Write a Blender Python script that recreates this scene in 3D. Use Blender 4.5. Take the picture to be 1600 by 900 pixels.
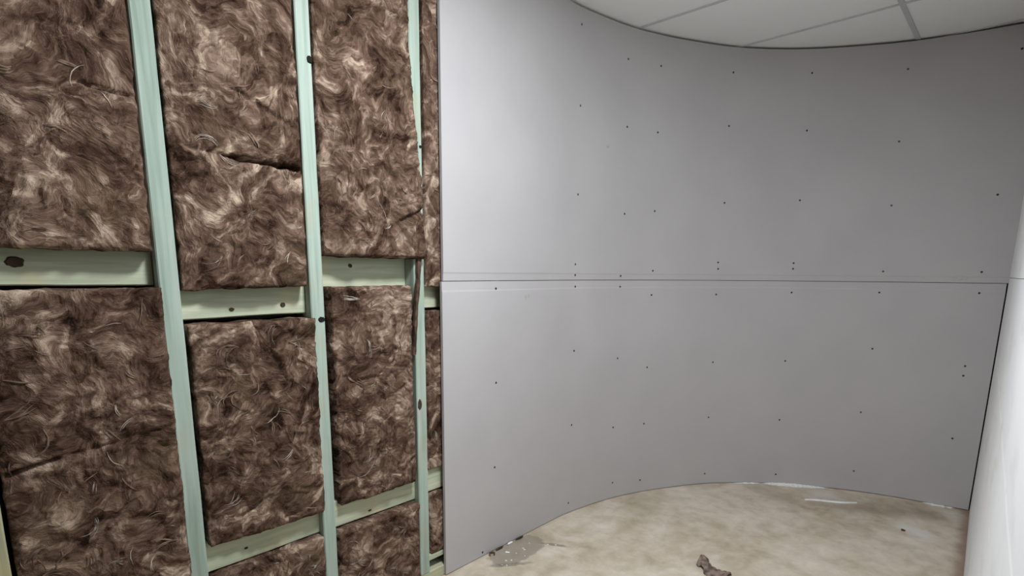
import bpy, bmesh, math, random
import numpy as np
from mathutils import Matrix, Vector

for o in list(bpy.data.objects):
    bpy.data.objects.remove(o, do_unlink=True)
scene = bpy.context.scene
COL = scene.collection
random.seed(11)
rng = np.random.default_rng(7)

# ------------------------------------------------------------------ camera
CAM_H = 1.2332
cd = bpy.data.cameras.new('camera')
cam = bpy.data.objects.new('camera', cd)
COL.objects.link(cam)
fw = Vector((-0.6676188, 0.72166038, -0.18300665))
rt = Vector((0.73302573, 0.68015422, 0.00797018))
up = Vector((-0.13022451, 0.12882754, 0.98307937))
cam.matrix_world = Matrix(((rt.x, up.x, -fw.x, 0.0), (rt.y, up.y, -fw.y, 0.0),
                           (rt.z, up.z, -fw.z, CAM_H), (0, 0, 0, 1)))
cd.sensor_fit = 'HORIZONTAL'
cd.sensor_width = 36.0
cd.lens = 36.0 * 858.54 / 1600.0
cd.shift_x = (800 - 795.82) / 1600.0
cd.shift_y = (585.82 - 450) / 1600.0
cd.clip_start = 0.01
scene.camera = cam

# ------------------------------------------------------------------ world, lights, exposure
w = bpy.data.worlds.new('world')
scene.world = w
w.use_nodes = True
w.node_tree.nodes['Background'].inputs[0].default_value = (0.6, 0.65, 0.7, 1)
w.node_tree.nodes['Background'].inputs[1].default_value = 0.02
vs = scene.view_settings
vs.view_transform = 'Standard'
vs.look = 'None'
vs.exposure = 0.0
vs.gamma = 1.0
vs.use_curve_mapping = False
CEIL = 2.4
# lit diffuser panels of the ceiling grid: (x, y, size x, size y, watts)
LAMPS = [(-0.58, 1.02, 0.28, 0.28, 46.0), (-0.5, -1.5, 0.56, 0.50, 2.0)]
LAMP_RGB = (0.90, 0.945, 1.0)
for (lx, ly, sx, sy, pw) in LAMPS:
    ld = bpy.data.lights.new('ceiling_panel_light', 'AREA')
    ld.shape = 'RECTANGLE'
    ld.size, ld.size_y = sx, sy
    ld.energy = pw
    ld.color = LAMP_RGB
    lo = bpy.data.objects.new('ceiling_panel_light', ld)
    lo.location = (lx, ly, CEIL - 0.012)
    COL.objects.link(lo)

# ------------------------------------------------------------------ node helpers
class NT:
    def __init__(s, name):
        s.m = bpy.data.materials.new(name)
        s.m.use_nodes = True
        s.t = s.m.node_tree
        s.t.nodes.clear()
        s.out = s.t.nodes.new('ShaderNodeOutputMaterial')
        s.b = s.t.nodes.new('ShaderNodeBsdfPrincipled')
        s.t.links.new(s.b.outputs[0], s.out.inputs[0])
        s.b.inputs['Roughness'].default_value = 0.85
        s.b.inputs['Specular IOR Level'].default_value = 0.2
    def n(s, typ, **kw):
        nd = s.t.nodes.new(typ)
        for k, v in kw.items():
            setattr(nd, k, v)
        return nd
    def put(s, sock, v):
        if hasattr(v, 'is_output') or isinstance(v, bpy.types.NodeSocket):
            s.t.links.new(v, sock)
        elif isinstance(v, (tuple, list)) and len(v) == 3 and sock.type == 'RGBA':
            sock.default_value = (*v, 1)
        else:
            sock.default_value = v
    def coord(s):
        return s.n('ShaderNodeTexCoord').outputs['Object']
    def geo(s):
        return s.n('ShaderNodeNewGeometry').outputs['Position']
    def mapping(s, vec, scale=(1, 1, 1), loc=(0, 0, 0), rot=(0, 0, 0)):
        m = s.n('ShaderNodeMapping')
        s.put(m.inputs['Vector'], vec)
        m.inputs['Scale'].default_value = scale
        m.inputs['Location'].default_value = loc
        m.inputs['Rotation'].default_value = rot
        return m.outputs[0]
    def noise(s, vec, scale, detail=3, rough=0.5, dist=0.0, color=False, typ='FBM'):
        m = s.n('ShaderNodeTexNoise')
        m.noise_type = typ
        s.put(m.inputs['Vector'], vec)
        m.inputs['Scale'].default_value = scale
        m.inputs['Detail'].default_value = detail
        m.inputs['Roughness'].default_value = rough
        m.inputs['Distortion'].default_value = dist
        return m.outputs[1 if color else 0]
    def voro(s, vec, scale, out='Color', feature='F1', rnd=1.0):
        m = s.n('ShaderNodeTexVoronoi')
        m.feature = feature
        s.put(m.inputs['Vector'], vec)
        m.inputs['Scale'].default_value = scale
        m.inputs['Randomness'].default_value = rnd
        return m.outputs[out]
    def math(s, op, a, b=0.0, c=0.0, clamp=False):
        m = s.n('ShaderNodeMath', operation=op)
        m.use_clamp = clamp
        s.put(m.inputs[0], a)
        s.put(m.inputs[1], b)
        s.put(m.inputs[2], c)
        return m.outputs[0]
    def vmath(s, op, a, b=(0, 0, 0), sc=None):
        m = s.n('ShaderNodeVectorMath', operation=op)
        s.put(m.inputs[0], a)
        s.put(m.inputs[1], b)
        if sc is not None:
            s.put(m.inputs['Scale'], sc)
        return m.outputs[0]
    def sep(s, v):
        m = s.n('ShaderNodeSeparateXYZ')
        s.put(m.inputs[0], v)
        return m.outputs
    def comb(s, x, y, z):
        m = s.n('ShaderNodeCombineXYZ')
        s.put(m.inputs[0], x); s.put(m.inputs[1], y); s.put(m.inputs[2], z)
        return m.outputs[0]
    def ramp(s, fac, stops, interp='LINEAR'):
        m = s.n('ShaderNodeValToRGB')
        s.put(m.inputs[0], fac)
        cr = m.color_ramp
        cr.interpolation = interp
        while len(cr.elements) < len(stops):
            cr.elements.new(0.5)
        for e, (p, c) in zip(cr.elements, stops):
            e.position = p
            e.color = (*c, 1) if isinstance(c, (tuple, list)) else (c, c, c, 1)
        return m.outputs[0]
    def mix(s, fac, a, b, blend='MIX'):
        m = s.n('ShaderNodeMix', data_type='RGBA', blend_type=blend)
        s.put(m.inputs[0], fac)
        s.put(m.inputs[6], a)
        s.put(m.inputs[7], b)
        return m.outputs[2]
    def step(s, v, a, b):
        m = s.n('ShaderNodeMapRange', interpolation_type='SMOOTHSTEP')
        s.put(m.inputs[0], v)
        m.inputs[1].default_value = a
        m.inputs[2].default_value = b
        return m.outputs[0]
    def bump(s, h, strength, dist):
        m = s.n('ShaderNodeBump')
        m.inputs['Strength'].default_value = strength
        m.inputs['Distance'].default_value = dist
        s.put(m.inputs['Height'], h)
        s.t.links.new(m.outputs[0], s.b.inputs['Normal'])
    def col(s, c):
        s.put(s.b.inputs['Base Color'], c)
        return s.m

# ------------------------------------------------------------------ materials
def mat_wool():
    t = NT('glass_wool')
    co = t.coord()
    rnd = t.n('ShaderNodeObjectInfo').outputs['Random']
    off = t.math('MULTIPLY', rnd, 37.0)
    co = t.vmath('ADD', co, t.comb(off, off, off))
    w1 = t.vmath('SUBTRACT', t.noise(co, 5.0, 2, color=True), (0.5, 0.5, 0.5))
    w2 = t.vmath('SUBTRACT', t.noise(co, 17.0, 2, color=True), (0.5, 0.5, 0.5))
    p = t.vmath('ADD', co, t.vmath('SCALE', w1, sc=0.22))
    p = t.vmath('ADD', p, t.vmath('SCALE', w2, sc=0.045))
    def layer(cell, sa, sb, det, rough):
        c = t.sep(t.voro(p, cell))
        ang = t.math('MULTIPLY', c[0], 6.283)
        r = t.n('ShaderNodeVectorRotate', rotation_type='X_AXIS')
        t.put(r.inputs['Vector'], p)
        t.put(r.inputs['Angle'], ang)
        q = t.mapping(r.outputs[0], scale=(sa, sa, sb))
        return t.noise(q, 1.0, det, rough), c[1]
    n1, c1 = layer(7.0, 11, 28, 3, 0.5)
    n2, c2 = layer(16.0, 32, 105, 4, 0.62)
    n3 = t.noise(p, 16.0, 5, 0.62)
    n4 = t.noise(co, 3.2, 3, 0.5)
    h = t.math('MULTIPLY', n1, 0.34)
    h = t.math('MULTIPLY_ADD', n2, 0.26, h)
    h = t.math('MULTIPLY_ADD', n3, 0.40, h)
    v = t.math('MULTIPLY_ADD', t.math('SUBTRACT', c1, 0.5), 0.05, h)
    v = t.math('MULTIPLY_ADD', t.math('SUBTRACT', c2, 0.5), 0.07, v)
    v = t.math('MULTIPLY_ADD', t.math('SUBTRACT', n4, 0.5), 0.20, v)
    base = t.ramp(v, [(0.37, (0.018, 0.009, 0.005)), (0.435, (0.060, 0.033, 0.022)), (0.50, (0.116, 0.070, 0.049)),
                      (0.555, (0.205, 0.136, 0.099)), (0.645, (0.50, 0.385, 0.285))])
    grain = t.noise(t.mapping(p, scale=(1, 1.0, 2.2)), 150.0, 3, 0.65)
    base = t.mix(t.math('MULTIPLY', t.step(grain, 0.42, 0.25), 0.5), base, (0.030, 0.017, 0.012))
    base = t.mix(t.math('MULTIPLY', t.step(grain, 0.58, 0.78), 0.45), base, (0.34, 0.255, 0.195))
    # ochre unevenness of the binder
    oc = t.step(t.noise(co, 6.0, 2), 0.55, 0.7)
    base = t.mix(t.math('MULTIPLY', oc, 0.2), base, (0.20, 0.145, 0.085))
    t.bump(t.math('MULTIPLY_ADD', grain, 0.12, h), 1.0, 0.018)
    t.b.inputs['Roughness'].default_value = 0.95
    t.b.inputs['Specular IOR Level'].default_value = 0.08
    return t.col(base)

def mat_fibre(name, c):
    t = NT(name)
    v = t.noise(t.coord(), 40.0, 2)
    t.b.inputs['Roughness'].default_value = 0.9
    t.b.inputs['Specular IOR Level'].default_value = 0.1
    return t.col(t.ramp(v, [(0.36, tuple(x * 0.35 for x in c)), (0.62, c)]))

def mat_timber(name, axis, tint=(1, 1, 1)):
    t = NT(name)
    co = t.coord()
    rnd = t.math('MULTIPLY', t.n('ShaderNodeObjectInfo').outputs['Random'], 19.0)
    co = t.vmath('ADD', co, t.comb(rnd, rnd, rnd))
    sc = [70, 70, 70]
    sc[axis] = 3.0
    g = t.noise(t.mapping(co, scale=tuple(sc)), 1.0, 4, 0.55, 0.6)
    sc2 = [26, 26, 26]
    sc2[axis] = 1.2
    g2 = t.noise(t.mapping(co, scale=tuple(sc2)), 1.0, 3, 0.5, 1.0)
    blot = t.noise(co, 7.0, 3)
    f = lambda c: tuple(a * b for a, b in zip(c, tint))
    base = t.ramp(t.math('MULTIPLY_ADD', g, 0.45, t.math('MULTIPLY', g2, 0.55)),
                  [(0.30, f((0.235, 0.295, 0.235))), (0.48, f((0.345, 0.428, 0.362))), (0.68, f((0.46, 0.53, 0.46)))])
    base = t.mix(t.math('MULTIPLY', t.step(blot, 0.5, 0.72), 0.38), base, f((0.42, 0.40, 0.25)))
    t.bump(g, 0.25, 0.002)
    t.b.inputs['Roughness'].default_value = 0.7
    return t.col(base)

def plain(name, c, rough=0.85, var=0.12, scale=30.0, bump=0.0):
    t = NT(name)
    v = t.noise(t.coord(), scale, 4)
    lo = tuple(x * (1 - var) for x in c)
    hi = tuple(min(1, x * (1 + var)) for x in c)
    if bump:
        t.bump(v, 0.4, bump)
    t.b.inputs['Roughness'].default_value = rough
    return t.col(t.ramp(v, [(0.3, lo), (0.7, hi)]))

def mat_board():
    t = NT('plasterboard_paper')
    co = t.geo()
    fine = t.noise(co, 420.0, 2, 0.6)
    big = t.noise(co, 2.5, 4, 0.55)
    base = t.ramp(big, [(0.3, (0.452, 0.434, 0.434)), (0.7, (0.492, 0.474, 0.470))])
    base = t.mix(t.math('MULTIPLY', t.step(fine, 0.35, 0.7), 0.16), base, (0.39, 0.376, 0.374))
    # a few scuffs in the paper: (x, y, z, radius across, radius up, strength)
    for (x, y, z, ra, rz, k) in ((-1.598, 1.845, 1.128, 0.024, 0.022, 0.6), (-1.572, 2.385, 1.835, 0.018, 0.016, 0.6),
                                 (-0.25, 3.67, 1.22, 0.05, 0.02, 0.25)):
        d = t.vmath('MULTIPLY', t.vmath('SUBTRACT', co, (x, y, z)), (1 / ra, 1 / ra, 1 / rz))
        ln = t.n('ShaderNodeVectorMath', operation='LENGTH')
        t.put(ln.inputs[0], d)
        m = t.math('MULTIPLY', t.step(ln.outputs['Value'], 1.0, 0.2), t.step(t.noise(co, 70.0, 3), 0.40, 0.58))
        base = t.mix(t.math('MULTIPLY', m, k), base, (0.24, 0.24, 0.24))
    t.bump(fine, 0.10, 0.0006)
    t.b.inputs['Roughness'].default_value = 0.8
    t.b.inputs['Specular IOR Level'].default_value = 0.25
    return t.col(base)

def mat_right():
    t = NT('white_board_paper')
    co = t.geo()
    z = t.sep(co)[2]
    fine = t.noise(co, 300.0, 2, 0.6)
    base = t.ramp(t.noise(co, 3.0, 4), [(0.3, (0.85, 0.855, 0.86)), (0.7, (0.89, 0.895, 0.90))])
    # long scratches that run along the sheet
    for (z0, hw, thr) in ((0.845, 0.010, 0.46), (0.66, 0.008, 0.54), (0.52, 0.006, 0.58)):
        wob = t.math('MULTIPLY', t.math('SUBTRACT', t.noise(co, 2.0, 1), 0.5), 0.02)
        d = t.math('ABSOLUTE', t.math('SUBTRACT', t.math('ADD', z, wob), z0))
        m = t.math('MULTIPLY', t.step(d, hw, hw * 0.3), t.step(t.noise(co, 9.0, 3), thr - 0.05, thr + 0.04))
        base = t.mix(m, base, (0.97, 0.97, 0.96))
    base = t.mix(t.math('MULTIPLY', t.step(t.noise(t.mapping(co, scale=(6, 3, 12)), 1.0, 4), 0.52, 0.75), 0.3), base, (0.55, 0.55, 0.53))
    t.bump(fine, 0.12, 0.0006)
    return t.col(base)

def mat_floor():
    t = NT('dusty_floor')
    co = t.geo()
    s = t.sep(co)
    a = t.noise(co, 2.2, 6, 0.6, 0.4)
    b = t.noise(co, 9.0, 5, 0.65, 0.3)
    c = t.noise(t.mapping(co, scale=(16, 9, 8), rot=(0, 0, 0.6)), 1.0, 4, 0.6)
    v = t.math('MULTIPLY_ADD', b, 0.35, t.math('MULTIPLY', a, 0.5))
    v = t.math('MULTIPLY_ADD', c, 0.15, v)
    base = t.ramp(v, [(0.34, (0.34, 0.27, 0.185)), (0.44, (0.48, 0.405, 0.305)), (0.53, (0.60, 0.525, 0.425)), (0.66, (0.72, 0.66, 0.57))])
    fine = t.noise(co, 160.0, 3, 0.7)
    base = t.mix(t.math('MULTIPLY', t.step(fine, 0.52, 0.75), 0.22), base, (0.30, 0.26, 0.21))
    def blob(x, y, rx, ry, rot, soft, nz, amt, colr, bs):
        nonlocal base
        q = t.mapping(co, loc=(0, 0, 0))
        d = t.vmath('SUBTRACT', q, (x, y, 0))
        r = t.n('ShaderNodeVectorRotate', rotation_type='Z_AXIS')
        t.put(r.inputs['Vector'], d)
        r.inputs['Angle'].default_value = rot
        d = t.vmath('MULTIPLY', r.outputs[0], (1 / rx, 1 / ry, 0))
        ln = t.n('ShaderNodeVectorMath', operation='LENGTH')
        t.put(ln.inputs[0], d)
        dd = t.math('MULTIPLY_ADD', t.math('SUBTRACT', t.noise(co, bs, 4, 0.6), 0.5), nz, ln.outputs['Value'])
        m = t.step(dd, 1.0 + soft * 0.5, 1.0 - soft)
        base = t.mix(t.math('MULTIPLY', m, amt), base, colr)
    # bare grey patch by the board, with scraped dark lines
    blob(-1.535, 1.715, 0.085, 0.165, -0.05, 0.12, 1.0, 0.62, (0.20, 0.175, 0.14), 16)
    blob(-1.47, 1.60, 0.015, 0.10, 0.65, 0.5, 1.4, 0.6, (0.14, 0.115, 0.09), 30)
    blob(-1.44, 1.87, 0.012, 0.07, 1.1, 0.5, 1.4, 0.6, (0.13, 0.11, 0.08), 30)
    # plaster spilled and scuffed by the far end
    blob(-0.235, 3.21, 0.10, 0.055, 0.5, 0.7, 1.5, 0.55, (0.68, 0.70, 0.68), 18)
    blob(-0.66, 3.36, 0.12, 0.10, 0.5, 0.8, 1.6, 0.45, (0.66, 0.66, 0.63), 18)
    blob(-0.12, 3.58, 0.06, 0.05, 0.0, 0.7, 1.4, 0.4, (0.68, 0.70, 0.68), 20)
    blob(-0.42, 3.38, 0.30, 0.10, -0.45, 0.9, 1.5, 0.5, (0.24, 0.17, 0.13), 8)
    blob(-0.95, 3.22, 0.28, 0.07, 0.65, 0.9, 1.5, 0.4, (0.30, 0.235, 0.175), 9)
    blob(-1.38, 2.55, 0.10, 0.25, -0.3, 0.9, 1.5, 0.45, (0.33, 0.28, 0.18), 9)
    # floor colour turns reddish brown in a band along the right-hand board
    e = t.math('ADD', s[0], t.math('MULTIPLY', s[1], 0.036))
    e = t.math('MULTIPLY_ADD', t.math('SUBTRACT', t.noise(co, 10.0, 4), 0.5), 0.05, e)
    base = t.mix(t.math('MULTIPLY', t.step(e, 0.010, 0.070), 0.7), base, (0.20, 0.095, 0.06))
    t.bump(t.math('MULTIPLY_ADD', fine, 0.3, v), 0.35, 0.006)
    t.b.inputs['Roughness'].default_value = 0.8
    return t.col(base)

M = dict(
    wool=mat_wool(),
    fibre_pale=mat_fibre('wool_fibre_pale', (0.52, 0.44, 0.36)),
    fibre_mid=mat_fibre('wool_fibre_brown', (0.235, 0.16, 0.115)),
    fibre_dark=mat_fibre('wool_dark_edge', (0.12, 0.075, 0.055)),
    stud=mat_timber('treated_timber_upright', 2),
    nog=mat_timber('treated_timber_flat', 1, (1.34, 1.17, 1.00)),
    stud_yellow=mat_timber('untreated_timber', 2, (1.25, 0.98, 0.75)),
    knot=plain('knot_wood', (0.055, 0.038, 0.025), var=0.3),
    hole=plain('hole_dark', (0.012, 0.010, 0.008)),
    board=mat_board(),
    core=plain('gypsum_core', (0.62, 0.61, 0.59)),
    right=mat_right(),
    tile=plain('ceiling_tile_fleece', (0.92, 0.93, 0.92), 0.9, 0.03, 260.0, 0.0004),
    tee=plain('ceiling_tee_paint', (0.60, 0.61, 0.61), 0.5, 0.03),
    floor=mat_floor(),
    screw=plain('screw_phosphate', (0.03, 0.03, 0.032), 0.5),
    shell=plain('room_paint', (0.34, 0.33, 0.32)),
    void=plain('void_board', (0.10, 0.09, 0.08)),
    scrap=mat_fibre('scrap_felt', (0.27, 0.20, 0.165)),
    chip=plain('gypsum_chip', (0.85, 0.84, 0.80), var=0.08),
    powder=plain('gypsum_powder', (0.80, 0.79, 0.75), var=0.15, scale=60.0, bump=0.003),
)

# ------------------------------------------------------------------ object helpers
def props(o, label=None, cat=None, group=None, kind=None):
    if label: o['label'] = label
    if cat: o['category'] = cat
    if group: o['group'] = group
    if kind: o['kind'] = kind
    return o

def link_mesh(name, verts, faces, mat, parent=None, loc=(0, 0, 0), smooth=False):
    me = bpy.data.meshes.new(name)
    me.from_pydata([tuple(map(float, v)) for v in verts], [], faces)
    me.validate()
    me.update()
    if smooth:
        me.polygons.foreach_set('use_smooth', [True] * len(me.polygons))
    me.materials.append(mat)
    o = bpy.data.objects.new(name, me)
    COL.objects.link(o)
    o.location = loc
    if parent:
        o.parent = parent
        o.location = Vector(loc) - parent.location
    return o

def from_bm(name, bm, mat, parent=None, loc=(0, 0, 0), smooth=False):
    me = bpy.data.meshes.new(name)
    bmesh.ops.recalc_face_normals(bm, faces=bm.faces)
    bm.to_mesh(me)
    bm.free()
    if smooth:
        me.polygons.foreach_set('use_smooth', [True] * len(me.polygons))
    me.materials.append(mat)
    o = bpy.data.objects.new(name, me)
    COL.objects.link(o)
    o.location = Vector(loc) - (parent.location if parent else Vector((0, 0, 0)))
    if parent:
        o.parent = parent
    return o

def bm_box(x0, x1, y0, y1, z0, z1, bev=0.0, origin=(0, 0, 0), bm=None):
    bm = bm or bmesh.new()
    r = bmesh.ops.create_cube(bm, size=1.0)
    for v in r['verts']:
        v.co = Vector(((x0 + x1) / 2 + v.co.x * (x1 - x0), (y0 + y1) / 2 + v.co.y * (y1 - y0),
                       (z0 + z1) / 2 + v.co.z * (z1 - z0))) - Vector(origin)
    if bev:
        bmesh.ops.bevel(bm, geom=list(bm.edges), offset=bev, segments=2, affect='EDGES', profile=0.6)
    return bm

def box(name, mat, x0, x1, y0, y1, z0, z1, parent=None, bev=0.0):
    org = ((x0 + x1) / 2, (y0 + y1) / 2, z0)
    return from_bm(name, bm_box(x0, x1, y0, y1, z0, z1, bev, org), mat, parent, org)

def empty(name, loc):
    o = bpy.data.objects.new(name, None)
    COL.objects.link(o)
    o.location = loc
    o.empty_display_size = 0.1
    return o

# gradient noise on arrays
_perm = rng.permutation(512)
_ang = rng.random(512) * 2 * math.pi
def pnoise(x, y):
    xi = np.floor(x).astype(int); yi = np.floor(y).astype(int)
    xf = x - xi; yf = y - yi
    u = xf * xf * xf * (xf * (xf * 6 - 15) + 10); v = yf * yf * yf * (yf * (yf * 6 - 15) + 10)
    def g(ix, iy, dx, dy):
        h = _perm[(_perm[ix % 512] + iy) % 512]
        a = _ang[h]
        return np.cos(a) * dx + np.sin(a) * dy
    n00 = g(xi, yi, xf, yf); n10 = g(xi + 1, yi, xf - 1, yf)
    n01 = g(xi, yi + 1, xf, yf - 1); n11 = g(xi + 1, yi + 1, xf - 1, yf - 1)
    return (n00 * (1 - u) + n10 * u) * (1 - v) + (n01 * (1 - u) + n11 * u) * v
def fbm(x, y, o=4, r=0.5):
    s = 0; a = 1.0
    for k in range(o):
        s = s + a * pnoise(x * 2 ** k + 17.3 * k, y * 2 ** k + 5.1 * k)
        a *= r
    return s

# ------------------------------------------------------------------ the board line in plan
PTS = [(-1.600, 1.355), (-1.602, 1.6), (-1.603, 1.85), (-1.604, 2.05), (-1.595, 2.22), (-1.545, 2.49), (-1.47, 2.70),
       (-1.38, 2.88), (-1.262, 3.075), (-1.10, 3.255), (-.94, 3.385), (-.74, 3.505), (-.575, 3.583), (-.387, 3.640),
       (-.165, 3.683), (-.062, 3.70)]
def catmull(pts, n=12):
    P = np.array(pts)
    P = np.vstack([2 * P[0] - P[1], P, 2 * P[-1] - P[-2]])
    out = []
    for i in range(1, len(P) - 2):
        a, b, c, d = P[i - 1:i + 3]
        for k in range(n):
            t = k / n
            out.append(.5 * (2 * b + (c - a) * t + (2 * a - 5 * b + 4 * c - d) * t * t + (3 * b - a - 3 * c + d) * t ** 3))
    out.append(P[-2])
    return np.array(out)
LINE = catmull(PTS)
ARC = np.concatenate([[0], np.cumsum(np.linalg.norm(np.diff(LINE, axis=0), axis=1))])
def on_line(s):
    x = np.interp(s, ARC, LINE[:, 0]); y = np.interp(s, ARC, LINE[:, 1])
    e = 0.02
    tx = np.interp(s + e, ARC, LINE[:, 0]) - np.interp(s - e, ARC, LINE[:, 0])
    ty = np.interp(s + e, ARC, LINE[:, 1]) - np.interp(s - e, ARC, LINE[:, 1])
    l = math.hypot(tx, ty)
    return x, y, ty / l, -tx / l          # point and normal into the room

# ------------------------------------------------------------------ floor, ceiling, outer shell
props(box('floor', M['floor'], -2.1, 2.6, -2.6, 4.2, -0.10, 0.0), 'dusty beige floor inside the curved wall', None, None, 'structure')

ceiling = props(box('ceiling', M['void'], -2.1, 2.6, -2.6, 4.2, CEIL + 0.03, CEIL + 0.10), 'suspended ceiling of pale tiles in a grid', None, None, 'structure')
TX = [-1.755, -0.555, 0.645, 1.845]
TY = [-2.363, -1.816, -1.269, -0.722, -0.175, 0.372, 0.919, 1.466, 2.013, 2.56, 3.107, 3.654, 4.2]
xs = [-2.1] + TX + [2.6]
ys = [-2.6] + TY
for i in range(len(xs) - 1):
    for j in range(len(ys) - 1):
        box('ceiling_tile', M['tile'], xs[i] + .002, xs[i + 1] - .002, ys[j] + .002, ys[j + 1] - .002, CEIL + 0.003, CEIL + 0.018, ceiling)
for x in TX:
    box('main_tee', M['tee'], x - .010, x + .010, -2.6, 4.2, CEIL - 0.002, CEIL + 0.0025, ceiling)
for y in TY[:-1]:
    for i in range(len(xs) - 1):
        box('cross_tee', M['tee'], xs[i] + .0105, xs[i + 1] - .0105, y - .006, y + .006, CEIL - 0.002, CEIL + 0.0025, ceiling)

props(box('wall_outer', M['void'], -2.1, 2.6, 4.2, 4.25, 0, CEIL + 0.1), kind='structure')
props(box('wall_near', M['shell'], -2.1, 2.6, -2.65, -2.6, 0, CEIL + 0.1), kind='structure')
props(box('wall_side', M['shell'], 2.6, 2.65, -2.6, 4.2, 0, CEIL + 0.1), kind='structure')

# ------------------------------------------------------------------ timber frame of the left wall
SF = -1.612                                  # front of the studs
wall_left = props(box('wall_left', M['void'], -1.74, -1.722, -2.6, 4.15, 0, CEIL + 0.02), 'timber framed wall with green treated studs and noggings', None, None, 'structure')
STUDS = [(-0.37, -0.323), (0.028, 0.075), (0.430, 0.477), (0.837, 0.882), (1.236, 1.282), (1.632, 1.679)]
def timber(name, mat, x0, x1, y0, y1, z0, z1, parent, axis, wob=0.0012, seed=0):
    """a sawn length with eased edges and slightly uneven faces"""
    bm = bmesh.new()
    L = (y1 - y0) if axis == 1 else (z1 - z0)
    n = max(3, int(L / 0.08))
    hx, hs = (x1 - x0) / 2, ((z1 - z0) if axis == 1 else (y1 - y0)) / 2
    b = 0.003
    prof = [(-hx + b, -hs), (hx - b, -hs), (hx, -hs + b), (hx, hs - b), (hx - b, hs), (-hx + b, hs), (-hx, hs - b), (-hx, -hs + b)]
    rings = []
    r = random.Random(seed)
    ph = r.random() * 6
    for k in range(n + 1):
        t = k / n
        o1 = wob * math.sin(t * 5 + ph) + r.uniform(-.4, .4) * wob
        o2 = wob * math.cos(t * 4 + ph * 2) + r.uniform(-.4, .4) * wob
        ring = []
        for (a, c) in prof:
            if axis == 1:
                ring.append(bm.verts.new((a + o1, -L / 2 + t * L, hs + c + o2)))
            else:
                ring.append(bm.verts.new((a + o1, c + o2, t * L)))
        rings.append(ring)
    for A, B in zip(rings, rings[1:]):
        for i in range(8):
            bm.faces.new((A[i], A[(i + 1) % 8], B[(i + 1) % 8], B[i]))
    bm.faces.new(rings[0][::-1])
    bm.faces.new(rings[-1])
    return from_bm(name, bm, mat, parent, ((x0 + x1) / 2, (y0 + y1) / 2, z0))
stud_obs = []
for i, (a, b) in enumerate(STUDS):
    stud_obs.append(timber('stud', M['stud_yellow'] if i == 1 else M['stud'], -1.712, SF, a, b, 0.046, 2.352, wall_left, 2, seed=i))
timber('sole_plate', M['nog'], -1.712, SF, -2.5, 1.75, 0.0, 0.045, wall_left, 1, seed=31)
timber('top_plate', M['nog'], -1.712, SF, -2.5, 1.75, 2.353, 2.398, wall_left, 1, seed=32)
NR = -1.648                                  # noggings sit back from the stud faces
nogs = {}
for k, (bay, z0, z1) in enumerate([(0, 1.195, 1.292), (1, 1.102, 1.198), (2, 1.178, 1.290), (3, 1.098, 1.195),
                                   (0, 0.268, 0.352), (1, 0.366, 0.462), (2, 0.362, 0.458), (3, 0.372, 0.466)]):
    nr = (NR, NR, -1.664, -1.660)[bay] if z0 > 1.0 else -1.638
    y0 = STUDS[bay + 1][1] + 0.0015; y1 = STUDS[bay + 2][0] - 0.0015
    nogs[k] = timber('nogging', M['nog'], nr - 0.046, nr, y0, y1, z0, z1, wall_left, 1, seed=50 + k)
timber('packer', M['nog'], -1.66, -1.622, 1.284, 1.63, 0.083, 0.106, wall_left, 1, 0.0004, seed=70)
# knots, bark edges and nail holes
def disc(name, mat, y, z, ry, rz, x, parent, seed=0, n=20, th=0.0015):
    r = random.Random(seed)
    bm = bmesh.new()
    rad = [1 + r.uniform(-.10, .10) for _ in range(n)]
    lo = [bm.verts.new((-th, ry * rad[k] * math.cos(6.283 * k / n), rz * rad[k] * math.sin(6.283 * k / n))) for k in range(n)]
    hi = [bm.verts.new((th, .8 * ry * rad[k] * math.cos(6.283 * k / n), .8 * rz * rad[k] * math.sin(6.283 * k / n))) for k in range(n)]
    bm.faces.new(hi); bm.faces.new(lo[::-1])
    for k in range(n):
        bm.faces.new((lo[k], lo[(k + 1) % n], hi[(k + 1) % n], hi[k]))
    return from_bm(name, bm, mat, parent, (x, y, z))
def sub(o):            # world location of a child for placing sub-parts
    return o
def knot_on(parent, name, mat, y, z, ry, rz, x, seed):
    o = disc(name, mat, y, z, ry, rz, x, None, seed)
    o.parent = parent
    o.location = Vector((x, y, z)) - (parent.location + wall_left.location)
knot_on(nogs[0], 'knot', M['knot'], 0.165, 1.248, 0.017, 0.012, NR + .0012, 1)
knot_on(nogs[1], 'knot', M['knot'], 0.615, 1.124, 0.008, 0.005, NR + .0012, 2)
knot_on(nogs[1], 'knot', M['knot'], 0.765, 1.132, 0.008, 0.007, NR + .0012, 3)
knot_on(nogs[2], 'knot', M['knot'], 1.01, 1.252, 0.009, 0.007, -1.664 + .0012, 4)
knot_on(nogs[6], 'knot', M['knot'], 1.03, 0.382, 0.008, 0.004, -1.638 + .0012, 5)
knot_on(nogs[5], 'knot', M['knot'], 0.595, 0.402, 0.006, 0.004, -1.638 + .0012, 6)
knot_on(stud_obs[3], 'bark_notch', M['hole'], 0.876, 1.838, 0.009, 0.011, SF + .0006, 7)
knot_on(stud_obs[3], 'bark_notch', M['hole'], 0.870, 1.083, 0.012, 0.009, SF + .0006, 8)
knot_on(stud_obs[4], 'nail_head', M['hole'], 1.275, 1.663, 0.005, 0.005, SF + .0012, 9)
knot_on(stud_obs[4], 'knot', M['knot'], 1.248, 0.742, 0.010, 0.022, SF + .0008, 10)

# ------------------------------------------------------------------ insulation batts
def smoothstep(a, b, v):
    t = np.clip((v - a) / (b - a), 0, 1)
    return t * t * (3 - 2 * t)

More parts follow.
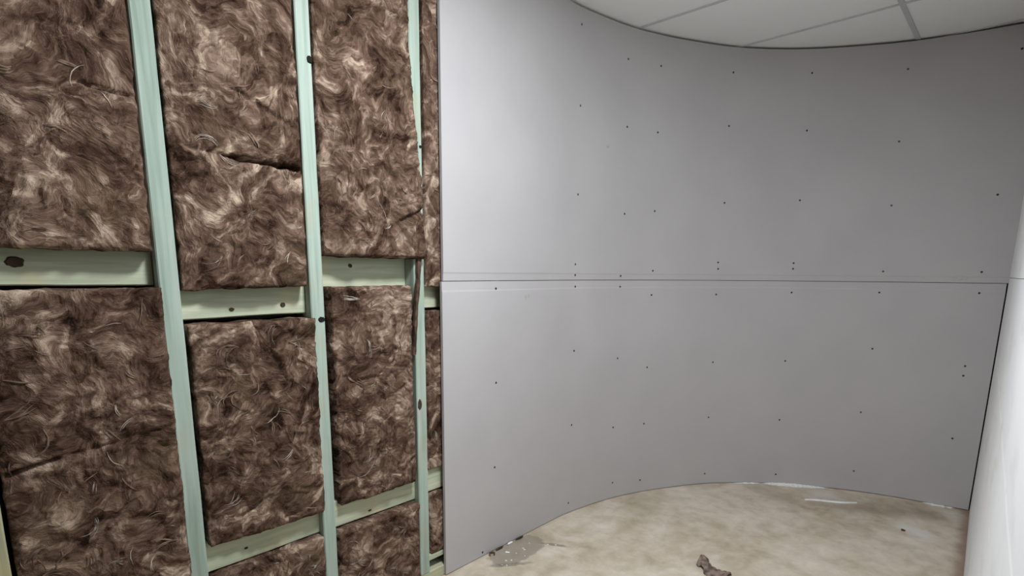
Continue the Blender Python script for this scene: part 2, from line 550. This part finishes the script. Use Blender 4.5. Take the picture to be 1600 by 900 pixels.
def batt(bay, y0, y1, z0, z1, proud, label, seed, creases=(), y1top=None, tilt=0.0, strands=15, tufts=7, cap=None):
    """one glass wool slab: uneven fibrous front, soft rounded edges, sides back into the bay"""
    by0 = STUDS[bay + 1][1] + 0.003; by1 = STUDS[bay + 2][0] - 0.003
    res = 0.0045
    nu = int((y1 - y0) / res); nv = int((z1 - z0) / res)
    U, V = np.meshgrid(np.linspace(0, 1, nu + 1), np.linspace(0, 1, nv + 1))
    sx = seed * 13.7
    yr = y1 + (0 if y1top is None else (y1top - y1)) * smoothstep(0.0, 0.75, V)
    le = 0.005 * fbm(V * (z1 - z0) * 14 + sx, V * 0 + seed, 4, 0.6)
    re = 0.006 * fbm(V * (z1 - z0) * 14 + sx, V * 0 + seed + 40, 4, 0.6)
    Y = (y0 + le) + (yr + re - y0 - le) * U
    bo = 0.005 * fbm(U * (y1 - y0) * 16 + sx, U * 0 + seed + 80, 4, 0.6) + tilt * (U - 0.5)
    to = 0.005 * fbm(U * (y1 - y0) * 16 + sx, U * 0 + seed + 120, 4, 0.6)
    Z = (z0 + bo) + (z1 + to - z0 - bo) * V
    a, b = Y * 1.0 + sx, Z * 1.0 + sx * 0.7
    wx = 0.05 * fbm(a * 7, b * 7, 3); wy = 0.05 * fbm(a * 7 + 31, b * 7 + 57, 3)
    big = fbm((a + wx) * 7, (b + wy) * 7, 3)
    mid = fbm((a + wx) * 22, (b + wy) * 22, 3)
    ridge = 1 - np.abs(fbm((a + wx * 1.6) * 12 + 9, (b + wy * 1.6) * 12 + 3, 4, 0.6)) * 2.2
    fine = fbm((a + wx * 1.6) * 75, (b + wy * 1.6) * 45, 3, 0.6)
    H = proud * (0.25 + 0.75 * smoothstep(0.0, 0.30, U)) + 0.007 * big + 0.0055 * mid + 0.005 * np.clip(ridge, 0, 1) ** 2 + 0.0022 * fine - 0.003
    d = np.minimum(np.minimum(Y - y0, yr - Y) , np.minimum(Z - z0, z1 - Z))
    H = H - (max(proud, 0.006) * 0.45 + 0.003) * (1 - smoothstep(-0.002, 0.012, d)) ** 2
    dark = []
    for (ya, za, yb, zb, wd, dp) in creases:
        px, pz = yb - ya, zb - za
        L2 = px * px + pz * pz
        t = np.clip(((Y - ya) * px + (Z - za) * pz) / L2, 0, 1)
        jy = 0.006 * fbm(a * 30, b * 30 + 7, 3)
        dist = np.hypot(Y - ya - t * px, Z - za - t * pz + jy)
        H = H - dp * np.exp(-(dist / wd) ** 2) * np.minimum(1, 0.35 + 4 * np.minimum(t, 1 - t) + t * 0.6)
    H = np.maximum(H, 0.0012 - 0.035 * (len(creases) > 0) * (d > 0.006))
    if cap is not None:
        H = cap + (np.minimum(H, 0.03) - proud - 0.012) * 0.55
    X = SF + H
    org = np.array([SF, (y0 + y1) / 2, z0])
    verts = np.stack([X, Y, Z], -1).reshape(-1, 3)
    W = nu + 1
    faces = [(j * W + i, j * W + i + 1, (j + 1) * W + i + 1, (j + 1) * W + i) for j in range(nv) for i in range(nu)]
    per = [i for i in range(W)] + [j * W + nu for j in range(1, nv + 1)] + [nv * W + i for i in range(nu - 1, -1, -1)] + [j * W for j in range(nv - 1, 0, -1)]
    P = verts[per]
    n0 = len(verts)
    rings = [P]
    lip = P.copy(); lip[:, 0] = np.minimum(SF + 0.001, P[:, 0] - 0.001)
    cl = lip.copy(); cl[:, 1] = np.clip(cl[:, 1], by0, by1)
    bk = cl.copy(); bk[:, 0] = -1.715
    allv = np.vstack([verts, lip, cl, bk])
    m = len(per)
    idx = [list(per), list(range(n0, n0 + m)), list(range(n0 + m, n0 + 2 * m)), list(range(n0 + 2 * m, n0 + 3 * m))]
    for A, B in zip(idx, idx[1:]):
        for k in range(m):
            k2 = (k + 1) % m
            faces.append((A[k2], A[k], B[k], B[k2]))
    faces.append(tuple(idx[-1][::-1]))
    o = link_mesh('insulation_batt', allv - org, faces, M['wool'], None, tuple(org), True)
    props(o, label, 'insulation', 'brown glass wool batts between the studs')
    # loose fibres lying on the face
    def surf(y, z):
        v = np.clip((z - z0) / (z1 - z0), 0, 1) * nv
        u = np.clip((y - y0) / (y1 - y0), 0, 1) * nu
        return float(H[int(round(v)), int(round(u))])
    r = random.Random(seed * 7 + 1)
    for nm, mt, cnt, wmin, wmax, lmin, lmax in (('loose_fibres', M['fibre_pale'], strands, .0003, .0012, .02, .09),
                                                ('fibre_tufts', M['fibre_mid'], tufts * 4, .0008, .0026, .025, .10)):
        vs_, fs_ = [], []
        for _ in range(cnt):
            y = r.uniform(y0 + .015, min(y1, y1 if y1top is None else y1top) - .015); z = r.uniform(z0 + .015, z1 - .02)
            an = r.uniform(0, 6.283); cv = r.uniform(-28, 28); ln = r.uniform(lmin, lmax) * r.uniform(.5, 1)
            wd = r.uniform(wmin, wmax)
            bundle = r.choice((1, 1, 2, 3, 4))
            for q in range(bundle):
                yy, zz, aa = y + r.uniform(-.004, .004) * (q > 0), z + r.uniform(-.004, .004) * (q > 0), an + r.uniform(-.25, .25) * (q > 0)
                lift = r.uniform(.0, .002)
                seg = 7
                base = len(vs_)
                okk = True
                pts = []
                for k in range(seg + 1):
                    if not (y0 + .006 < yy < y1 - .006 and z0 + .006 < zz < z1 - .006):
                        okk = False
                        break
                    pts.append((yy, zz, aa))
                    st = ln / seg
                    yy += math.cos(aa) * st; zz += math.sin(aa) * st
                    aa += (cv + r.uniform(-18, 18)) * st * 1.3
                if not okk:
                    continue
                for k, (yy, zz, aa) in enumerate(pts):
                    t = k / seg
                    ww = wd * math.sin(math.pi * min(1, .12 + t * .86))
                    hx = SF + surf(yy, zz) + .0008 + lift * math.sin(math.pi * t)
                    ny, nz = -math.sin(aa) * ww, math.cos(aa) * ww
                    vs_ += [(hx, yy + ny, zz + nz), (hx + ww * .9, yy, zz), (hx, yy - ny, zz - nz)]
                for k in range(seg):
                    A = base + k * 3
                    fs_ += [(A, A + 1, A + 4, A + 3), (A + 1, A + 2, A + 5, A + 4)]
        if fs_:
            f = link_mesh(nm, np.array(vs_) - org, fs_, mt, None, (0, 0, 0), True)
            f.parent = o
            f['kind'] = 'stuff'
    return o

b0u = batt(0, 0.083, 0.421, 1.277, 2.345, 0.024, 'large brown glass wool batt above the knotty nogging in the leftmost bay, upper left corner', 1,
           creases=((0.30, 1.640, 0.423, 1.632, 0.004, 0.018), (0.06, 1.705, 0.33, 1.76, 0.006, 0.010)))
b0l = batt(0, 0.083, 0.432, 0.356, 1.188, 0.022, 'dark brown glass wool batt filling the lower leftmost bay, below the knotty nogging', 2,
           creases=((0.07, 0.775, 0.18, 0.800, 0.006, 0.026), (0.18, 0.800, 0.42, 0.83, 0.005, 0.008)))
b1u = batt(1, 0.484, 0.826, 1.184, 2.345, 0.020, 'brown glass wool batt with a black horizontal tear, upper second bay', 3, tilt=0.008,
           creases=((0.61, 1.532, 0.835, 1.522, 0.0045, 0.045), (0.49, 1.545, 0.61, 1.533, 0.004, 0.008), (0.60, 1.72, 0.82, 1.63, 0.006, 0.010)))
b1l = batt(1, 0.490, 0.842, 0.452, 1.090, 0.016, 'middle batt of the second bay, under the nogging with two small knots', 4, tilt=-0.006)
b1b = batt(1, 0.487, 0.832, 0.052, 0.362, 0.016, 'short batt at the bottom of the second bay, cut off by the photo edge', 5, strands=12, tufts=4)
b2u = batt(2, 0.890, 1.272, 1.279, 2.345, 0.030, 'bulging batt in the upper third bay, its lower corner lapping over the stud', 6, y1top=1.222,
           creases=((1.16, 1.40, 1.27, 1.45, 0.006, 0.014),))
b2l = batt(2, 0.906, 1.216, 0.448, 1.184, 0.014, 'narrow dark batt in the middle of the third bay beside a wide dark gap', 7)
b2b = batt(2, 0.892, 1.226, 0.052, 0.358, 0.018, 'short batt at the bottom of the third bay, below the sloping-looking nogging', 8, strands=12, tufts=4)
b3u = batt(3, 1.302, 1.626, 1.180, 2.345, 0.006, 'thin visible strip of batt beside the upper plasterboard edge', 9, cap=-0.001)
b3l = batt(3, 1.300, 1.626, 0.470, 1.090, 0.006, 'thin visible strip of batt beside the lower plasterboard edge, mid height', 10, cap=-0.001)
b3b = batt(3, 1.302, 1.626, 0.110, 0.366, 0.006, 'smallest strip of batt at floor level beside the plasterboard edge', 11, strands=10, tufts=4, cap=-0.001)

# torn strip of the wool that hangs over the third stud
sv, sf = [], []
N = 24
for k in range(N + 1):
    t = k / N
    y = 1.252 - 0.030 * t + 0.0015 * math.sin(t * 9); z = 1.300 - 0.365 * t
    hw = 0.0085 - 0.002 * t + 0.0012 * math.sin(t * 21) + 0.001 * math.sin(t * 47)
    x = SF + 0.010 + 0.003 * math.sin(t * 5)
    sv += [(x - .006, y - hw, z), (x + .003, y - hw * .8, z), (x + .003, y + hw * .8, z), (x - .006, y + hw, z)]
for k in range(N):
    for i in range(4):
        sf.append((k * 4 + i, k * 4 + (i + 1) % 4, k * 4 + 4 + (i + 1) % 4, k * 4 + 4 + i))
sf += [(3, 2, 1, 0), (N * 4, N * 4 + 1, N * 4 + 2, N * 4 + 3)]
ts = link_mesh('torn_strip', np.array(sv) - np.array(b2u.location), sf, M['fibre_dark'], None, (0, 0, 0))
ts.parent = b2u
ts['label'] = 'thin dark brown strip hanging down over the stud'

# ------------------------------------------------------------------ curved wall of plasterboard
wall_back = empty('wall_back', (-1.6, 2.6, 0))
props(wall_back, 'curved wall of bare pale grey plasterboard in two sheets', None, None, 'structure')
TH = 0.0125
def sheet(name, s0, s1, z0, z1, taper_bottom, taper_top, label):
    ss = [s for s in np.arange(s0, s1, 0.035)] + [s1]
    zp = [(z0, 0.0024 if taper_bottom else 0.0)]
    if taper_bottom:
        zp += [(z0 + 0.026, 0.0014), (z0 + 0.032, 0.0)]
    zp += [((z0 + z1) / 2, 0.0)]
    if taper_top:
        zp += [(z1 - 0.040, 0.0), (z1 - 0.033, 0.0014)]
    zp += [(z1, 0.0024 if taper_top else 0.0)]
    verts, faces = [], []
    nz = len(zp)
    for s in ss:
        x, y, nx, ny = on_line(s)
        for (z, dep) in zp:
            verts.append((x - nx * dep, y - ny * dep, z))
        verts.append((x - nx * TH, y - ny * TH, zp[-1][0]))
        verts.append((x - nx * TH, y - ny * TH, zp[0][0]))
    R = nz + 2
    for k in range(len(ss) - 1):
        for i in range(R):
            faces.append((k * R + i, (k + 1) * R + i, (k + 1) * R + (i + 1) % R, k * R + (i + 1) % R))
    faces.append(tuple(range(R))); faces.append(tuple(range((len(ss) - 1) * R, len(ss) * R))[::-1])
    bm = bmesh.new()
    vv = [bm.verts.new(v) for v in verts]
    for f in faces:
        bm.faces.new([vv[i] for i in f])
    for e in bm.edges:
        pass
    o = from_bm(name, bm, M['board'], None, (0, 0, 0), True)
    o.data.set_sharp_from_angle(angle=math.radians(4)) if hasattr(o.data, 'set_sharp_from_angle') else None
    o.parent = wall_back
    o.location = -wall_back.location
    o['label'] = label
    return o
low = sheet('plasterboard_sheet', 0.0, ARC[-1] - 0.007, 0.004, 1.1985, False, True, 'lower curved plasterboard sheet')
upp = sheet('plasterboard_sheet', 0.007, ARC[-1] + 0.0, 1.2012, CEIL - 0.008, True, False, 'upper curved plasterboard sheet')
SCREWS = [(0.292, 1.168), (0.294, 0.771), (0.287, 0.394), (0.212, 0.02),
 (0.83, 2.322), (0.837, 1.986), (0.838, 1.597), (0.834, 1.275), (0.836, 1.224), (0.839, 1.169), (0.843, 0.855), (0.841, 0.475), (0.834, 0.056),
 (1.145, 2.249), (1.157, 1.944), (1.165, 1.531), (1.158, 1.221), (1.157, 1.166), (1.161, 0.79), (1.151, 0.411), (1.164, 0.092),
 (1.352, 2.252), (1.354, 1.941), (1.361, 1.555), (1.37, 1.249), (1.37, 1.121), (1.367, 0.727), (1.366, 0.406), (1.36, 0.074),
 (1.789, 2.271), (1.787, 2.008), (1.795, 1.616), (1.784, 1.298), (1.787, 1.263), (1.787, 1.122), (1.799, 0.737), (1.798, 0.411), (1.801, 0.064),
 (2.209, 2.276), (2.212, 1.992), (2.212, 1.634), (2.212, 1.298), (2.212, 1.267), (2.217, 1.136), (2.22, 0.746), (2.221, 0.396), (2.231, 0.06),
 (2.653, 2.263), (2.655, 1.917), (2.658, 1.598), (2.659, 1.256), (2.654, 1.143), (2.656, 0.835), (2.64, 0.471), (2.642, 0.121),
 (3.089, 2.283), (3.087, 1.628), (3.074, 1.255), (3.078, 1.15), (3.069, 0.774), (3.068, 0.723), (3.065, 0.382)]
def screw_mesh():
    bm = bmesh.new()
    n = 12
    prof = [(0.0052, 0.0001), (0.0050, 0.0005), (0.0020, 0.0004), (0.0012, 0.0001)]
    rings = [[bm.verts.new((h, r * math.cos(6.283 * k / n), r * math.sin(6.283 * k / n))) for k in range(n)] for (r, h) in prof]
    for A, B in zip(rings, rings[1:]):
        for k in range(n):
            bm.faces.new((A[k], A[(k + 1) % n], B[(k + 1) % n], B[k]))
    bm.faces.new(rings[-1])
    me = bpy.data.meshes.new('screw')
    bmesh.ops.recalc_face_normals(bm, faces=bm.faces)
    bm.to_mesh(me); bm.free()
    me.materials.append(M['screw'])
    return me
sm = screw_mesh()
for (s, z) in SCREWS:
    x, y, nx, ny = on_line(s)
    o = bpy.data.objects.new('screw', sm)
    COL.objects.link(o)
    o.parent = low if z < 1.2 else upp
    dz = 0.0008 if (1.165 < z < 1.235) else 0.0
    o.location = (x - nx * dz, y - ny * dz, z)
    o.rotation_euler = (0, 0, math.atan2(ny, nx))

# ------------------------------------------------------------------ right-hand board wall
wall_right = empty('wall_right', (0.0, 2.2, 0))
props(wall_right, 'bright white board wall running along the right edge', None, None, 'structure')
def rsheet(z0, z1, y0, y1):
    bm = bmesh.new()
    f = lambda y: 0.070 - 0.036 * y
    n = 24
    L = [[], [], [], []]
    for k in range(n + 1):
        y = y0 + (y1 - y0) * k / n
        L[0].append(bm.verts.new((f(y), y, z0))); L[1].append(bm.verts.new((f(y), y, z1)))
        L[2].append(bm.verts.new((f(y) + .013, y, z1))); L[3].append(bm.verts.new((f(y) + .013, y, z0)))
    for k in range(n):
        for i in range(4):
            bm.faces.new((L[i][k], L[(i + 1) % 4][k], L[(i + 1) % 4][k + 1], L[i][k + 1]))
    bm.faces.new([L[i][0] for i in range(4)]); bm.faces.new([L[i][n] for i in range(4)][::-1])
    o = from_bm('plasterboard_sheet', bm, M['right'], None)
    o.parent = wall_right
    o.location = -wall_right.location
    return o
rsheet(0.003, 1.226, 0.75, 3.72)['label'] = 'lower white board on the right'
rsheet(1.228, CEIL - 0.004, 0.75, 3.712)['label'] = 'upper white board on the right'
box('stud', M['stud'], 0.062, 0.16, 0.76, 0.806, 0.0, CEIL - 0.004, wall_right)
box('backing', M['shell'], 0.165, 0.178, 0.75, 3.9, 0.0, CEIL - 0.004, wall_right)

# ------------------------------------------------------------------ things on the floor
def rock(name, size, mat, loc, seed, rz=0.0):
    r = random.Random(seed)
    bm = bmesh.new()
    bmesh.ops.create_icosphere(bm, subdivisions=1, radius=1.0)
    lo = 9
    for v in bm.verts:
        k = r.uniform(.7, 1.15)
        v.co = Vector((v.co.x * size[0] * k, v.co.y * size[1] * k, v.co.z * size[2] * k))
        lo = min(lo, v.co.z)
    for v in bm.verts:
        v.co.z -= lo
    o = from_bm(name, bm, mat, None, loc)
    o.rotation_euler = (0, 0, rz)
    return o

# crumpled scrap of brown wool facing
def scrap():
    L, Wd = 0.140, 0.080
    nu, nv = 44, 18
    pts = np.zeros((nv + 1, nu + 1, 3))
    for j in range(nv + 1):
        for i in range(nu + 1):
            u, v = i / nu, j / nv - .5
            wid = Wd * (0.62 + 0.35 * math.sin(u * 2.6 + .3) + 0.10 * math.sin(u * 17) + .05 * math.sin(u * 41 + v * 3))
            x = (u - .5) * L
            y = v * wid + 0.014 * math.cos(u * 5.2) + 0.006 * math.sin(u * 11)
            fold = 0.022 * (1 - (2 * v) ** 2) * (0.6 + 0.4 * math.sin(u * 6.5 + .4))
            z = 0.002 + fold + 0.0045 * math.sin(v * 13 + u * 6) * (1 - abs(2 * v)) + 0.004 * float(fbm(np.array([u * 9.]), np.array([v * 6. + 3]), 3)[0])
            if u < 0.22:
                z += 0.022 * (0.22 - u) / 0.22 * (0.7 + v)
            z += 0.016 * max(0.0, -2 * v) * max(0.0, math.sin(u * 9.0 - .5)) ** 2
            pts[j, i] = (x, y, max(z, 0.001))
    top = pts.reshape(-1, 3)
    bot = top.copy(); bot[:, 2] = np.maximum(bot[:, 2] - 0.004, 0.0)
    W = nu + 1
    n0 = len(top)
    fs = []
    for j in range(nv):
        for i in range(nu):
            a = j * W + i
            fs.append((a, a + 1, a + W + 1, a + W)); fs.append((n0 + a + W, n0 + a + W + 1, n0 + a + 1, n0 + a))
    per = [i for i in range(W)] + [j * W + nu for j in range(1, nv + 1)] + [nv * W + i for i in range(nu - 1, -1, -1)] + [j * W for j in range(nv - 1, 0, -1)]
    for k in range(len(per)):
        a, b = per[k], per[(k + 1) % len(per)]
        fs.append((b, a, n0 + a, n0 + b))
    o = link_mesh('insulation_scrap', np.vstack([top, bot]), fs, M['scrap'], None, (-0.812, 2.158, 0.0), True)
    o.rotation_euler = (0, 0, math.radians(-4))
    return props(o, 'crumpled brown scrap lying on the bare floor', 'scrap')
scrap()

# white chips near the grey patch
g = 'white crumbs by the foot of the board'
for k, (x, y, s) in enumerate([(-1.548, 1.665, .006), (-1.540, 1.668, .006), (-1.512, 1.690, .004), (-1.505, 1.738, .005), (-1.520, 1.745, .004),
                               (-1.500, 1.610, .005), (-1.486, 1.630, .004), (-1.472, 1.585, .004), (-1.490, 1.575, .003), (-1.46, 1.85, .004),
                               (-1.43, 1.87, .004), (-1.415, 1.84, .003), (-1.53, 1.80, .003), (-1.47, 1.70, .003)]):
    props(rock('plaster_crumb', (s * 1.4, s, s * .5), M['chip'], (x, y, 0), k + 5, k * 1.3), 'tiny white plaster crumb on the floor near the board edge', 'crumb', g)
# curled paper shaving and a chip wedged under the board
cv, cf = [], []
N = 18
for k in range(N + 1):
    a = k / N * 5.2
    rr = 0.013 - 0.003 * k / N
    for (q, zz) in ((1.0, 0.0005), (1.0, 0.011), (0.88, 0.011), (0.88, 0.0005)):
        cv.append((rr * q * math.cos(a), rr * q * math.sin(a) * 1.3, zz))
for k in range(N):
    for i in range(4):
        cf.append((k * 4 + i, k * 4 + (i + 1) % 4, k * 4 + 4 + (i + 1) % 4, k * 4 + 4 + i))
cf += [(3, 2, 1, 0), (N * 4, N * 4 + 1, N * 4 + 2, N * 4 + 3)]
props(link_mesh('paper_curl', cv, cf, M['fibre_mid'], None, (-1.582, 1.605, 0), True), 'small brown curl of paper against the foot of the board', 'paper')
for k, (y, L, mt, lab) in enumerate([(1.665, .030, 'knot', 'dark chip wedged under the board next to the paper curl'), (1.735, .022, 'chip', 'white chip wedged under the board beside the grey patch'),
                                     (1.80, .028, 'knot', 'dark chip wedged under the board at the far end of the grey patch')]):
    props(rock('wedged_chip', (.006, L, .006), M[mt], (-1.592, y, 0), 60 + k), lab, 'chip')
# plaster dust heaped along the foot of the curved board
def dust(s0, s1, wd, ht, label, seed):
    n, m = 60, 8
    vs_, fs_ = [], []
    for k in range(n + 1):
        t = k / n
        s = s0 + (s1 - s0) * t
        x, y, nx, ny = on_line(s)
        env = math.sin(math.pi * t) ** 0.6 * (0.65 + 0.6 * float(fbm(np.array([t * 7. + seed]), np.array([seed + .5]), 3)[0]))
        env = max(env, 0.02)
        for j in range(m + 1):
            v = j / m
            h = ht * env * (1 - v) ** 1.4 * (1 + .5 * float(fbm(np.array([t * 30.]), np.array([v * 4. + seed]), 2)[0]))
            vs_.append((x + nx * (0.002 + wd * env * v), y + ny * (0.002 + wd * env * v), max(h, 0.0004)))
    for k in range(n):
        for j in range(m):
            a = k * (m + 1) + j
            fs_.append((a, a + 1, a + m + 2, a + m + 1))
    o = link_mesh('plaster_dust', vs_, fs_, M['powder'], None, (0, 0, 0), True)
    return props(o, label, 'dust', None, 'stuff')
dust(2.15, 2.52, 0.040, 0.012, 'white plaster dust heaped along the foot of the curved board', 3)
dust(1.98, 2.16, 0.018, 0.006, 'thin line of white dust at the middle of the curved board', 8)
dust(2.98, 3.12, 0.030, 0.006, 'pale dust in the far right corner', 12)
# long white sliver of board
sv, sf = [], []
N = 16
for k in range(N + 1):
    t = k / N
    hw = (0.0045 * math.sin(math.pi * min(1, t * 1.05 + .02)) + .0015) * (1 + .3 * math.sin(k * 2.1))
    yy = 0.006 * math.sin(t * 7)
    sv += [((t - .5) * .27, yy - hw, 0.0), ((t - .5) * .27, yy - hw * .6, .006), ((t - .5) * .27, yy + hw * .6, .007), ((t - .5) * .27, yy + hw, 0.0)]
for k in range(N):
    for i in range(4):
        sf.append((k * 4 + i, k * 4 + (i + 1) % 4, k * 4 + 4 + (i + 1) % 4, k * 4 + 4 + i))
sf += [(3, 2, 1, 0), (N * 4, N * 4 + 1, N * 4 + 2, N * 4 + 3)]
o = link_mesh('board_sliver', sv, sf, M['chip'], None, (-0.635, 3.315, 0))
o.rotation_euler = (0, 0, math.radians(34))
props(o, 'long thin white sliver lying in front of the curved board', 'sliver')
props(rock('dark_crumb', (.012, .008, .006), M['knot'], (-0.285, 3.168, 0), 91), 'small black crumb beside the pale blot near the right wall', 'crumb')
